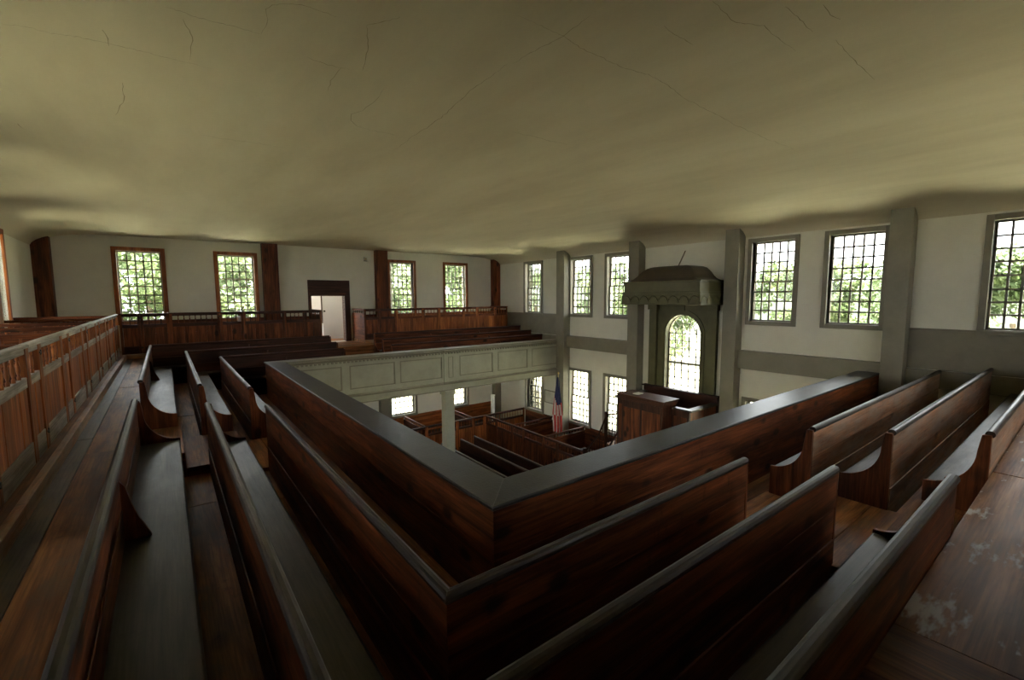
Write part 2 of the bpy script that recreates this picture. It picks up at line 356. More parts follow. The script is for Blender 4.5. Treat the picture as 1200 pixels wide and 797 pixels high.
# ------------------------------------------------------------------ windows
WN = [0]
PANE = {}
def pane_mesh(w, h, axis):
    k = (round(w, 3), round(h, 3), axis)
    if k not in PANE:
        b = MB()
        if axis == 'x': b.box(-0.0015, 0.0015, -w/2, w/2, -h/2, h/2)
        else: b.box(-w/2, w/2, -0.0015, 0.0015, -h/2, h/2)
        PANE[k] = b.mesh('pane', 'glass', (0, 0, 0))
    return PANE[k]
def window(mp, axis, c, z0, z1, frame, sash, near, nx=5, nz=8):
    WN[0] += 1
    root = thing('window_%d' % WN[0], mp(c, 0, z0), kind='structure')
    a, e = c-WW/2, c+WW/2; pr = -0.035
    f = MB(); f.mbox(mp, a, a+IN, pr, 0.02, z0, z1); f.mbox(mp, e-IN, e, pr, 0.02, z0, z1)
    f.mbox(mp, a+IN, e-IN, pr, 0.02, z1-IN, z1); f.mbox(mp, a+IN, e-IN, pr, 0.02, z0, z0+IN)
    f.build('window_frame', frame, root, 0.005)
    j = MB(); j.mbox(mp, a+IN-0.02, a+IN, 0.02, T+0.01, z0+IN, z1-IN); j.mbox(mp, e-IN, e-IN+0.02, 0.02, T+0.01, z0+IN, z1-IN)
    j.mbox(mp, a+IN-0.02, e-IN+0.02, 0.02, T+0.01, z1-IN, z1-IN+0.02); j.mbox(mp, a+IN-0.02, e-IN+0.02, 0.02, T+0.04, z0+IN-0.02, z0+IN)
    j.build('jamb', frame, root)
    s0, s1, y0, y1 = a+IN, e-IN, z0+IN, z1-IN; zm = (y0+y1)/2; st = 0.032; mt = 0.016
    for k, (ya, yb, dd) in enumerate(((y0, zm+0.015, 0.10), (zm-0.015, y1, 0.135))):
        m = MB(); m.mbox(mp, s0, s0+st, dd, dd+0.032, ya, yb); m.mbox(mp, s1-st, s1, dd, dd+0.032, ya, yb)
        m.mbox(mp, s0+st, s1-st, dd, dd+0.032, ya, ya+st); m.mbox(mp, s0+st, s1-st, dd, dd+0.032, yb-st, yb)
        g0, g1, h0, h1 = s0+st, s1-st, ya+st, yb-st; nr = nz//2
        pw, ph = (g1-g0)/nx, (h1-h0)/nr
        for i in range(1, nx): m.mbox(mp, g0+i*pw-mt, g0+i*pw+mt, dd+0.003, dd+0.029, h0, h1)
        for i in range(1, nr): m.mbox(mp, g0, g1, dd+0.003, dd+0.029, h0+i*ph-mt, h0+i*ph+mt)
        so = m.build('sash', sash, root)
        if near:
            me = pane_mesh(pw, ph, axis)
            for i in range(nx):
                for r in range(nr): inst('pane', me, mp(g0+(i+.5)*pw, dd+0.016, h0+(r+.5)*ph), so)
        else: inst('glazing', pane_mesh(g1-g0, h1-h0, axis), mp((g0+g1)/2, dd+0.016, (h0+h1)/2), so)
for i, c in enumerate(P_up): window(mapP, 'x', c, WZ0, WZ1, 'green', 'green', True)
for i, c in enumerate(P_lo): window(mapP, 'x', c, LZ0, LZ1, 'green', 'green', i in (1, 2))
for i, c in enumerate(E_up): window(mapE, 'y', c, WZ0, WZ1, 'orange_z', 'sash_white', True)
for i, c in enumerate(E_lo): window(mapE, 'y', c, LZ0, LZ1, 'green', 'green', False)
for c in S_up: window(mapS, 'x', c, WZ0, WZ1, 'orange_z', 'sash_white', False)
for c in S_lo: window(mapS, 'x', c, LZ0, LZ1, 'green', 'green', False)
for c in N_fill: window(mapN, 'y', c, WZ0, WZ1, 'orange_z', 'sash_white', False)
for c in N_lo: window(mapN, 'y', c, LZ0, LZ1, 'green', 'green', False)

# arched window behind the pulpit, with its olive surround
WN[0] += 1
PC = 6.60
aw = thing('window_%d' % WN[0], (XP, PC, -2.6), kind='structure')
AR = 0.52; AZ = -0.46-AR; AB = -2.56
def arc(r, n=20, cz=AZ): return [(PC+r*math.cos(math.pi*i/n), cz+r*math.sin(math.pi*i/n)) for i in range(n+1)]
def arch_board(bm, d0, d1, y0, y1, zt, r, zb):
    A = arc(r); O = []
    for (y, z) in A:                     # radial projection to the board's outer rectangle
        dy, dz = y-PC, z-AZ; k = 1e9
        if dy > 1e-6: k = min(k, (y1-PC)/dy)
        if dy < -1e-6: k = min(k, (y0-PC)/dy)
        if dz > 1e-6: k = min(k, (zt-AZ)/dz)
        O.append((PC+dy*k, AZ+dz*k))
    O.insert(0, None); O = O[1:]
    n = len(A); vs = [(d0, y, z) for y, z in A]+[(d0, y, z) for y, z in O]+[(d1, y, z) for y, z in A]+[(d1, y, z) for y, z in O]
    fs = []
    for i in range(n-1):
        fs += [(i, i+1, n+i+1, n+i), (2*n+i, 3*n+i, 3*n+i+1, 2*n+i+1), (i, 2*n+i, 2*n+i+1, i+1)]
    bm.add(vs, fs)
    # corner fillers beside the projected outline
    for sgn, ye in ((1, y1), (-1, y0)):
        idx = [i for i in range(n) if abs(O[i][1]-zt) < 1e-4]; e = O[idx[0]] if sgn > 0 else O[idx[-1]]
        k2 = [i for i in range(n) if abs(O[i][0]-ye) < 1e-4]; g = O[k2[-1]] if sgn > 0 else O[k2[0]]
        bm.add([(d0, e[0], zt), (d0, ye, zt), (d0, g[0], g[1])], [(0, 1, 2)])
    bm.box(d0, d1, y0, PC-r, zb, AZ); bm.box(d0, d1, PC+r, y1, zb, AZ)
f = MB(); arch_board(f, XP-0.03, XP+0.0, 5.74, 7.47, -0.20, AR, AB-0.1); f.build('window_frame', 'olive', aw)
f = MB(); A = arc(AR); A2 = arc(AR-0.022)
pts = [(PC+AR, AB)]+A+[(PC-AR, AB)]; pts2 = [(PC+AR-0.022, AB)]+A2+[(PC-AR+0.022, AB)]
n = len(pts); vs = [(XP-0.03, *p) for p in pts]+[(XP-0.03, *p) for p in pts2]+[(XP+T, *p) for p in pts]+[(XP+T, *p) for p in pts2]
fs = []
for i in range(n-1): fs += [(i, i+1, n+i+1, n+i), (n+i, n+i+1, 3*n+i+1, 3*n+i), (2*n+i, 3*n+i, 3*n+i+1, 2*n+i+1)]
f.add(vs, fs); f.build('jamb', 'olive', aw, smooth=False)
f = MB(); A = arc(AR+0.10); A2 = arc(AR+0.02)
n = len(A); vs = [(XP-0.05, *p) for p in A]+[(XP-0.05, *p) for p in A2]+[(XP-0.03, *p) for p in A]+[(XP-0.03, *p) for p in A2]
fs = []
for i in range(n-1): fs += [(i, i+1, n+i+1, n+i), (i, 2*n+i, 2*n+i+1, i+1), (n+i, n+i+1, 3*n+i+1, 3*n+i)]
f.add(vs, fs)
for sg in (-1, 1): f.box(XP-0.05, XP-0.03, PC+sg*(AR+0.02), PC+sg*(AR+0.10), AB, AZ)
f.box(XP-0.055, XP-0.03, PC-0.06, PC+0.06, AZ+AR+0.02, -0.20)
f.build('archivolt', 'olive', aw)
trim(MB().box(XP-0.07, XP+T, PC-0.62, PC+0.62, AB-0.05, AB), 'offwhite')
fs_ = MB(); xs0, xs1 = XP+0.13, XP+0.16
g = AR-0.022; nx = 5; pw = 2*g/nx; nr = 8; h0 = AB+0.02; ph = (AZ-h0)/nr*1.0
fs_.box(xs0, xs1, PC-g, PC-g+0.03, AB, AZ); fs_.box(xs0, xs1, PC+g-0.03, PC+g, AB, AZ); fs_.box(xs0, xs1, PC-g, PC+g, AB, AB+0.04)
for i in range(1, nx): fs_.box(xs0, xs1, PC-g+i*pw-0.011, PC-g+i*pw+0.011, AB, AZ+(0.12 if i in (1, 4) else 0.28))
for i in range(1, nr+1):
    k = 0.026 if i == 4 else 0.011
    fs_.box(xs0, xs1, PC-g, PC+g, h0+i*ph-k, h0+i*ph+k)
for rr in (0.27, g-0.01):
    P = arc(rr, 24)
    for (p, q) in zip(P[:-1], P[1:]): fs_.tube((xs0+0.015, *p), (xs0+0.015, *q), 0.012, seg=4)
for i in range(1, 8):
    t = math.pi*i/8; fs_.tube((xs0+0.015, PC+0.27*math.cos(t), AZ+0.27*math.sin(t)), (xs0+0.015, PC+g*math.cos(t), AZ+g*math.sin(t)), 0.010, seg=4)
so = fs_.build('sash', 'green', aw)
me = pane_mesh(pw, ph, 'x')
for i in range(nx):
    for r in range(nr): inst('pane', me, (xs0+0.015, PC-g+(i+.5)*pw, h0+(r+.5)*ph), so)
b = MB(); P = arc(g, 24); b.add([(xs0+0.015, PC, AZ)]+[(xs0+0.015, *p) for p in P], [(0, i+1, i+2) for i in range(24)]); b.build('fan_pane', 'glass', so)
# wall above the arch inside the square opening
b = MB(); arch_board(b, XP+0.02, XP+T-0.02, 6.07, 7.13, -0.41, AR-0.001, AZ-0.05); trim(b, 'wall', 0)

# far door and the stair hall behind it
dr = thing('door_1', (4.07, YE, WALK), kind='structure')
MB().box(3.49, 3.58, YE-0.04, YE+T, WALK, 0.06).build('door_jamb', 'dark_z', dr, 0.006)
MB().box(4.58, 4.75, YE-0.04, YE+T, WALK, 0.06).build('door_jamb', 'dark_z', dr, 0.006)
MB().box(3.49, 4.75, YE-0.035, YE, 0.06, 0.54).build('door_header', 'dark_x', dr, 0.006)
MB().box(3.56, 4.62, YE-0.055, YE+T, 0.05, 0.15).build('door_lintel', 'dark_x', dr, 0.006)
lf = MB().box(4.16, 5.05, YE+1.02, YE+1.06, WALK+0.01, 0.6).build('door_leaf', 'white_plaster', dr, 0.004)
MB().box(4.135, 4.16, YE+1.0, YE+1.07, WALK+0.55, 0.6).build('leaf_edge', 'dark_z', lf)
MB().tube((4.22, YE+0.97, WALK+0.95), (4.22, YE+1.02, WALK+0.95), 0.03).build('door_knob', 'iron', lf)
b = MB(); b.box(2.6, 6.2, YE+2.4, YE+2.5, WALK-0.1, 1.5); b.box(2.5, 2.6, YE+T, YE+2.5, WALK-0.1, -0.6); b.box(2.5, 2.6, YE+T, YE+2.5, 1.0, 1.5); b.box(2.5, 2.6, YE+T, YE+0.5, -0.6, 1.0); b.box(2.5, 2.6, YE+2.1, YE+2.5, -0.6, 1.0); b.box(6.2, 6.3, YE+T, YE+2.5, WALK-0.1, 1.5)  # left side opening added to let daylight into the hall
b.box(2.5, 6.3, YE+T, YE+2.5, 1.5, 1.6)
tag(b.build('wall_hall', 'white_plaster'), kind='structure')
tag(MB().box(2.5, 6.3, YE+0.02, YE+2.5, WALK-0.12, WALK-0.0).build('floor_hall', 'floor_x'), kind='structure')

# ------------------------------------------------------------------ gallery decks: tiers, walkways, aisle steps
SD = [1.72, 0.90, 0.30, -0.33]; ND = [2.475, 1.66, 1.05, 0.46]; ED = [11.42, 11.92, 12.52, 13.15]   # parapet, rows 1-3
FT = [None, -2.26, -2.13, -2.00]; ST = [None, -2.08, -1.90, -1.72]
ZT = [None, -1.29, -1.175, -1.05]; ZS = [None, -1.80, -1.68, -1.56]
XPW, YEP = -0.887, 13.75          # fronts of the rear box pews
PEWF = -1.31
gd = tag(MB().box(XS, 2.0, YN, YE, SOFF, -2.32).build('floor_gallery', 'floor_y'), kind='structure')
OFF[gd.name] = OFF[gd.name]
ge = MB(); ge.box(2.0, XP, YN, 2.75, SOFF, -2.32); ge.box(2.0, XP, 11.15, YE, SOFF, -2.32)
tag(ge.build('floor_gallery_ends', 'floor_x'), kind='structure')
sf = MB(); sf.box(XS, 2.0, YN, YE, SOFF-.03, SOFF-.002); sf.box(2.0, XP, YN, 2.75, SOFF-.03, SOFF-.002); sf.box(2.0, XP, 11.3, YE, SOFF-.03, SOFF-.002)
tag(sf.build('ceiling_soffit', 'wall'), kind='structure')
def planks(x0, x1, y0, y1, zt, zb, along, n, cut, mat):
    """boards of a deck: n across, cut to lengths along the grain"""
    a0, a1, c0, c1 = (x0, x1, y0, y1) if along == 'x' else (y0, y1, x0, x1)
    w = (c1-c0)/n
    for i in range(n):
        p = a0; k = 0
        while p < a1-1e-3:
            L = cut*random.uniform(0.8, 1.2); q = min(a1, p+L)
            if a1-q < 0.5: q = a1
            dz = random.uniform(-0.003, 0.003); g = 0.003
            b = MB()
            if along == 'x': b.box(p+g, q-g, c0+i*w+g, c0+(i+1)*w-g, zb, zt+dz)
            else: b.box(c0+i*w+g, c0+(i+1)*w-g, p+g, q-g, zb, zt+dz)
            b.build('plank', mat, gd, 0.003)
            p = q
for k in (1, 2, 3):
    planks(SD[k], SD[k-1], ND[k], ED[k], FT[k], -2.33, 'y', 2, 4.2, 'floor_y')
    planks(SD[k-1], XP, ND[k], ND[k-1], FT[k], -2.33, 'x', 2, 3.9, 'floor_x')
    planks(SD[k-1], XP, ED[k-1], ED[k], FT[k], -2.33, 'x', 2, 4.2, 'floor_x')
planks(-0.80, -0.655, YN, 13.72, WALK, -2.33, 'y', 1, 3.6, 'grey_floor_y'); planks(-0.655, SD[3], YN, 13.72, WALK, -2.33, 'y', 1, 3.6, 'floor_y')
planks(SD[3], 2.40, -0.55, ND[3], WALK, -2.33, 'y', 5, 2.6, 'floor_y'); planks(2.40, XP, -0.55, ND[3], WALK, -2.33, 'x', 2, 3.4, 'worn_floor_x')
planks(SD[3], XP, ED[3], 13.72, WALK, -2.33, 'x', 2, 3.2, 'floor_x')
planks(3.6, 4.8, 13.72, YE, WALK, -2.33, 'x', 4, 2.0, 'floor_x')
planks(SD[3], XP, YN, -0.55, PEWF, -2.33, 'x', 3, 3.8, 'floor_x')
planks(XS, -0.80, 2.0, YE, PEWF, -2.33, 'y', 4, 4.0, 'floor_y')
planks(-0.80, 3.6, 13.72, YE, PEWF, -2.33, 'x', 3, 3.0, 'floor_x'); planks(4.8, XP, 13.72, YE, PEWF, -2.33, 'x', 3, 3.0, 'floor_x')
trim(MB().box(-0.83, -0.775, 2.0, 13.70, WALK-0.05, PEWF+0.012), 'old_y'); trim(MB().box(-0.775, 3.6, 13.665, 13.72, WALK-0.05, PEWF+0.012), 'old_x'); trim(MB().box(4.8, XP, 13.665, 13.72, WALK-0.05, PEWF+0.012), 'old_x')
mpSg = lambda s, d, z: (d, s, z); mpNg = lambda s, d, z: (s, d, z); mpEg = lambda s, d, z: (s, -d, z)
for mp, D, s0, s1, ax in ((mpSg, SD, 6.14, 7.53, 'y'), (mpNg, ND, 3.63, 5.0, 'x'), (mpEg, [-e for e in ED], 3.6, 4.9, 'x')):
    lo = D[3]
    for k in (3, 2, 1):
        hi = D[k]+0.41; n = 2 if hi-lo > 0.45 else 1
        for i in range(n):
            a, c = lo+(hi-lo)*i/n, lo+(hi-lo)*(i+1)/n
            MB().mbox(mp, s0+0.002, s1-0.002, a+0.002, c-0.002, -2.33, ST[k]).build('step_board', 'floor_'+ax, gd, 0.005)
        lo = hi

# ------------------------------------------------------------------ benches
def bench(label, mp, ax, k, d0, s0, s1, m0, m1, e0, e1, group, mats=('pine', 'rail', 'seat'), br=None, zt=None, zs=None, zf=None, ze=None, dx=0.0):
    zt = ZT[k] if zt is None else zt; zs = ZS[k] if zs is None else zs; zf = FT[k] if zf is None else zf; ze = ST[k] if ze is None else ze
    mw, mr, ms = (m+'_'+ax for m in mats)
    root = thing('bench', mp((s0+s1)/2, d0+0.2, zf), label, 'bench', group)
    t = 0.03
    # backrest boards, each a little proud or shy of the next
    zz = [zt-0.03, zt-0.30, zt-0.53, zf]
    if zz[2]-zf < 0.1: zz = [zt-0.03, zt-0.30, zf]
    for i in range(len(zz)-1):
        pr = (0.0, 0.004, -0.003)[i % 3]
        MB().mprism(mp, [(d0+pr, zz[i+1]+0.002), (d0+t+pr, zz[i+1]+0.002), (d0+t+pr, zz[i]-0.002), (d0+pr, zz[i]-0.002)], s0, s1, m0, m1, d0).build('back_board', mw, root, 0.003)
    # rounded top rail
    w = 0.029; cx_ = d0+0.015; h = 0.05
    pf = [(cx_-w*.7, zt-h), (cx_+w*.7, zt-h), (cx_+w, zt-h+.014), (cx_+w, zt-.02), (cx_+w*.75, zt-.006), (cx_+w*.3, zt), (cx_-w*.3, zt), (cx_-w*.75, zt-.006), (cx_-w, zt-.02), (cx_-w, zt-h+.014)]
    MB().mprism(mp, pf, s0, s1, m0, m1, d0).build('top_rail', mr, root, 0.003)
    # seat with a rounded front edge
    a, c = d0+t, d0+0.375; pf = [(a, zs-.032), (c-.012, zs-.032), (c, zs-.024), (c, zs-.009), (c-.012, zs), (a, zs)]
    MB().mprism(mp, pf, s0, s1, m0, m1, d0).build('seat', ms, root, 0.003)
    def curve(d_top, inset, zb, zt_):
        P = [(d0+0.002, zb), (d0+0.002, zt_)]
        P.append((d0+d_top, zt_))
        n = 12; r0 = d0+d_top; zc = zs+0.02
        zhi = zt_-0.14
        P.append((d0+d_top+0.012, zhi+0.06))
        for i in range(n+1):
            q = i/n*math.pi/2
            P.append((r0+0.02+(0.375-d_top-0.02-inset)*(1-math.cos(q)), zhi-(zhi-zc)*math.sin(q)))
        P.append((d0+0.375-inset, zb)); return P
    for on, s, sg in ((e0, s0, 1), (e1, s1, -1)):
        if on:
            pf = curve(0.055, 0, ze+0.001, zt-0.03)
            MB().mprism(mp, pf, s-sg*0.034, s, 0, 0, 0).build('end_board', 'pine_z', root, 0.004)
    L = s1-s0
    spots = br if br is not None else [s0+L*(i+1)/(int(L/2.4)+1) for i in range(int(L/2.4))]
    for s in spots:     # curved brackets between seat and back, and the seat leg under each
        pf = [(d0+t, zs), (d0+0.17, zs), (d0+0.15, zs+.05), (d0+0.11, zs+.14), (d0+0.08, zs+.24), (d0+0.055, zs+0.36), (d0+t, zs+0.40)]
        MB().mprism(mp, pf, s-0.016, s+0.016).build('bracket', mats[0]+'_z', root)
        MB().mbox(mp, s-0.016, s+0.016, d0+t+0.006, d0+0.34, zf, zs-0.032).build('seat_leg', mats[0]+'_z', root)
    return root
G = 'gallery benches in tiers'
ORD = {1: 'lowest, next to the parapet', 2: 'middle tier', 3: 'highest, beside the walkway'}
ordn = {1: 'front row nearest the gallery parapet', 2: 'middle row of three', 3: 'back row beside the walkway'}
for k in (1, 2, 3):
    bench('long dark bench running away at left foreground, '+ordn[k], mpSg, 'y', k, SD[k], ND[k], 6.14, 1, 0, False, True, G, br=[3.75])
    bench('dark knotty bench crossing the right foreground, '+ordn[k], mpNg, 'x', k, ND[k], SD[k], 3.63, 1, 0, False, True, G, br=[3.42] if k == 3 else None)
    bench('shorter bench beyond the left aisle steps, '+ordn[k], mpSg, 'y', k, SD[k], 7.53, ED[k], 0, -1, True, False, G, br=[ED[k]-2.2])
    bench('worn bench paled as if window-lit, against the right wall, '+ordn[k], mpNg, 'x', k, ND[k], 5.0, 10.54, 0, 0, True, False, G, mats=('old', 'rail', 'seat'), br=[7.85])
    bench('dark bench in far gallery left of the doorway, '+ordn[k], mpEg, 'x', k, -ED[k], SD[k], 3.6, 1, 0, False, True, G, mats=('dark', 'dark', 'seat'))
    bench('reddish bench in far gallery right of the doorway, '+ordn[k], mpEg, 'x', k, -ED[k], 4.9, 10.4, 0, 0, True, False, G, mats=('pine', 'dark', 'seat'))

# ------------------------------------------------------------------ gallery parapets
CAP = -1.435
def parapet(label, mp, ax, dout, s0, s1, m0, m1):
    root = thing('gallery_parapet', mp((s0+s1)/2, dout+0.17, -2.32), label, 'parapet')
    c0 = dout-0.022; c1 = dout+0.34
    pf = [(c0+.008, CAP-.036), (c1, CAP-.036), (c1, CAP), (c0+.008, CAP), (c0, CAP-.008), (c0, CAP-.028)]
    MB().mprism(mp, pf, s0, s1, m0, m1, dout).build('cap_rail', 'slate', root, 0.003)
    for i, (za, zb) in enumerate(((-1.84, -1.472), (-2.30, -1.844))):
        pr = 0.004*i
        MB().mprism(mp, [(dout+pr, za), (dout+.03, za), (dout+.03, zb), (dout+pr, zb)], s0, s1, m0, m1, dout).build('board', 'pine_'+ax, root, 0.003)
    MB().mprism(mp, [(dout+.29, -2.55), (dout+.32, -2.55), (dout+.32, -1.472), (dout+.29, -1.472)], s0, s1, m0, m1, dout).build('well_face', 'green', root)
    return root
parapet('brown board parapet with dark slate cap, running away along left side of opening', mpSg, 'y', SD[0], ND[0], ED[0]+0.02, 1, -1)
parapet('brown board parapet with dark slate cap, running right to the wall', mpNg, 'x', ND[0], SD[0], 10.575, 1, 0)
# far gallery front: panelled and painted
FY = 11.09
gf_ = thing('gallery_parapet', (6.3, FY+0.15, -2.55), 'grey green panelled gallery front with dentil moulding across the far end', 'parapet')
mpF = lambda s, d, z: (s, FY-d, z)      # d towards the open well
X0, X1 = 2.05, 10.58
MB().mprism(mpF, [(-.34, CAP-.036), (.04, CAP-.036), (.04, CAP), (-.34, CAP)], SD[0], X1, 1, 0, -.34).build('cap_rail', 'green', gf_, 0.003)
MB().mbox(mpF, X0, X1, -.03, 0, -2.36, -1.47).build('backing_board', 'green_light', gf_)
MB().mbox(mpF, SD[0]+0.2, X1, -.33, -.30, -2.3, -1.47).build('gallery_side_board', 'pine_x', gf_)
pan = [(2.2, 3.29), (3.47, 4.63), (4.77, 6.0), (6.56, 7.71), (7.9, 9.06), (9.24, 10.42)]
MB().mbox(mpF, X0, X1, 0, .022, -1.655, -1.53).build('rail', 'green_light', gf_); MB().mbox(mpF, X0, X1, 0, .022, -2.36, -2.25).build('rail', 'green_light', gf_)
st = [X0]+[v for p in pan for v in p]+[X1]
for i in range(0, len(st), 2): MB().mbox(mpF, st[i], st[i+1], 0, .022, -2.25, -1.655).build('stile', 'green_light', gf_)
for a, c in pan:
    o = MB().mbox(mpF, a+.035, c-.035, 0, .012, -2.215, -1.69).build('panel', 'green_light', gf_)
    m = MB(); e = 0.035
    for (sa, sb, za, zb) in ((a, a+e, -2.25, -1.655), (c-e, c, -2.25, -1.655), (a+e, c-e, -1.69, -1.655), (a+e, c-e, -2.25, -2.215)): m.mbox(mpF, sa, sb, 0, .003, za, zb)
    m.build('panel_moulding', 'green', o)
p = MB().mbox(mpF, 6.05, 6.47, .022, .05, -2.36, -1.53).build('pilaster', 'green_light', gf_, .003)
m = MB()
for (sa, sb, za, zb) in ((6.19, 6.205, -2.25, -1.655), (6.325, 6.34, -2.25, -1.655), (6.205, 6.325, -1.67, -1.655), (6.205, 6.325, -2.25, -2.235)): m.mbox(mpF, sa, sb, .05, .058, za, zb)
m.build('panel_moulding', 'green', p)
for a, c, pr in ((X0, 6.04, 0), (6.04, 6.48, .03), (6.48, X1, 0)):
    MB().mprism(mpF, [(0, -1.535), (.03+pr, -1.535), (.035+pr, -1.52), (.055+pr, -1.505), (.06+pr, -1.472), (0, -1.472)], a, c).build('cornice', 'green', gf_)
m = MB(); x = X0+0.05
while x < X1-0.05:
    pr = .03 if 6.04 < x < 6.48 else 0
    m.mbox(mpF, x, x+.045, .02, .052+pr, -1.575, -1.532); x += .095
o = m.build('dentil_course', 'green', gf_); o['kind'] = 'stuff'
for a, c, pr in ((X0, 6.04, 0), (6.04, 6.48, .03), (6.48, X1, 0)):
    MB().mprism(mpF, [(0, -2.43), (.05+pr, -2.43), (.065+pr, -2.415), (.065+pr, -2.395), (.03+pr, -2.36), (0, -2.36)], a, c).build('base_moulding', 'green', gf_)
MB().mbox(mpF, X0, X1, -.25, .02, -2.60, -2.43).build('beam', 'green_light', gf_)
MB().mbox(mpF, X0, X1, -.26, .045, -2.615, -2.585).build('beam_moulding', 'green', gf_)
# column carrying the far gallery
cl = thing('gallery_column', (6.22, 11.12, FL), 'pale grey green square column carrying the far gallery', 'column')
MB().box(6.08, 6.36, FY-.06, FY+.20, FL+.16, -2.74).build('shaft', 'green_light', cl, 0.01)
MB().box(6.05, 6.39, FY-.09, FY+.23, FL, FL+.16).build('base', 'green_light', cl, 0.006)
MB().box(6.05, 6.39, FY-.09, FY+.23, -2.74, -2.612).build('capital', 'green_light', cl, 0.006)

# ------------------------------------------------------------------ box pews
SPIN = {}
def spindle(h, mat, fat=1.0):
    k = (round(h, 3), mat)
    if k not in SPIN:
        r = 0.011*fat
        pf = [(r*1.1, -h/2), (r*1.1, -h*.36), (r*.65, -h*.3), (r*1.25, -h*.1), (r*1.25, h*.1), (r*.65, h*.3), (r*1.1, h*.36), (r*1.1, h/2)]
        SPIN[k] = MB().lathe((0, 0, 0), pf, 7).mesh('spindle', mat, (0, 0, 0))
        for p in SPIN[k].polygons: p.use_smooth = True
    return SPIN[k]
def pew(label, mp, ax, s0, s1, door, depth, zt, zf, group, mw='orange', mr='greywood', part=(False, True), sp=0.095, cat='box pew', hinge=True, back=True, sash=False):
    """front panel at d=0 (towards the walkway is +d); depth is measured back to the wall"""
    root = thing('box_pew', mp((s0+s1)/2, -depth/2, zf), label, cat, group)
    zr, zm0, zm1, zb = zt-.075, zt-.255, zt-.335, zf+.19
    ox = 'y' if ax == 'x' else 'x'
    def leaf(par, a, c, stile):
        MB().mbox(mp, a, c, -.028, 0, zr, zt-.026).build('top_rail', mr+'_'+ax, par, .003)
        MB().mbox(mp, a, c, -.028, 0, zm1, zm0).build('mid_rail', mr+'_'+ax, par, .003)
        MB().mbox(mp, a, c, -.028, 0, zf+.012, zb).build('bottom_rail', mr+'_'+ax, par, .003)
        n = max(1, round((c-a-2*stile)/.21)); w = (c-a-2*stile)/n
        for i in range(n):
            pr = random.uniform(-.004, .002)
            MB().mbox(mp, a+stile+i*w+.003, a+stile+(i+1)*w-.003, -.022, -.006+pr, zb, zm1).build('panel_board', mw+'_z', par, .006)
        for sa, sb in ((a, a+stile), (c-stile, c)): MB().mbox(mp, sa, sb, -.034, .006, zf+.012, zt-.026).build('stile', mw+'_z', par, .003)
        n = max(1, round((c-a-2*stile)/sp)-1); w = (c-a-2*stile)/(n+1)
        me = spindle(zr-zm0, mw+'_z')
        for i in range(n): inst('spindle', me, mp(a+stile+(i+1)*w, -.014, (zr+zm0)/2), par)
    segs = [(s0, s1)]
    if door:
        segs = [q for q in ((s0, door[0]), (door[1], s1)) if q[1]-q[0] > .05]
    for a, c in segs: leaf(root, a, c, .055)
    if door:
        d = MB().mbox(mp, door[0]+.004, door[1]-.004, -.03, -.026, zf+.03, zf+.05).build('door', mw+'_z', root)
        leaf(d, door[0]+.004, door[1]-.004, .05)
        hx, hs_ = (door[1], 1) if door[1] < s1-.02 else (door[0], -1)
        if hinge:
            for z in (zr-.03, zb-.03):
                h = MB(); h.mbox(mp, hx-.04*hs_, hx+.03*hs_, .006, .011, z-.009, z+.009); h.mbox(mp, hx-.008, hx+.008, .006, .014, z-.022, z+.022); h.build('hinge', 'iron', d)
    MB().mprism(mp, [(-.05, zt-.026), (.022, zt-.026), (.022, zt-.008), (.012, zt), (-.04, zt), (-.05, zt-.008)], s0, s1).build('cap_rail', mr+'_'+ax, root, .002)
    for on, s in ((part[0], s0), (part[1], s1)):
        if not on: continue
        sa, sb = (s, s+.03) if s == s0 else (s-.03, s)
        MB().mbox(mp, sa, sb, -depth, -.04, zf, zr-.06).build('partition', 'pine_'+ox, root, .003)
        MB().mbox(mp, sa-(.012 if s == s1 else 0), sb+(.012 if s == s0 else 0), -depth, -.05, zt-.05, zt).build('partition_rail', 'pine_'+ox, root, .004)
        me = spindle(zt-.05-(zr-.06), mw+'_z'); n = int((depth-.1)/.13)
        for i in range(n): inst('spindle', me, mp((sa+sb)/2, -.1-(i+.5)*(depth-.15)/n, (zt-.05+zr-.06)/2), root)
    st = MB().mbox(mp, s0+.04, s1-.04, -depth+.03, -depth+.40, zf+.40, zf+.43).build('seat', 'dark_'+ax, root)
    if back: MB().mbox(mp, s0+.03, s1-.03, -depth, -depth+.025, zf+.02, zt-.02 if sash else zf+.75).build('back_board', mw+'_'+ax, root)
    return root
mpSP = lambda s, d, z: (XPW+d, s, z); mpEP = lambda s, d, z: (s, YEP-d, z)
GP = 'rear box pews along the gallery walls'
names = ['nearest', 'second nearest', 'third', 'fourth', 'fifth', 'sixth', 'seventh and farthest']
starts = [3.62+1.49*k for k in range(7)]
for i, y in enumerate(starts):
    e = min(y+1.49, YEP-0.03)
    pew('orange brown box pew with spindles along left gallery wall, %s of the row' % names[i], mpSP, 'y', y, e, (y, y+.46), -XS+XPW, -.352, PEWF, GP, part=(i > 0, False), sp=.15)
E_left = [(-.86, .07, (-.86, -.48)), (.07, 1.62, (1.10, 1.62)), (1.62, 3.58, (2.60, 3.13))]
for i, (a, c, d) in enumerate(E_left):
    pew(['dark box pew in the far left corner of the gallery', 'dark box pew before the two far left windows', 'dark box pew beside the doorway, on its left'][i],
        mpEP, 'x', a, c, d, YE-YEP, -.352, PEWF, GP, mw='pine', mr='dark', part=(False, True), sp=.11)
E_right = [(4.82, 5.85, (5.30, 5.85)), (5.85, 7.38, (6.80, 7.38)), (7.38, 8.93, (8.36, 8.93)), (8.93, 10.28, (9.72, 10.28))]
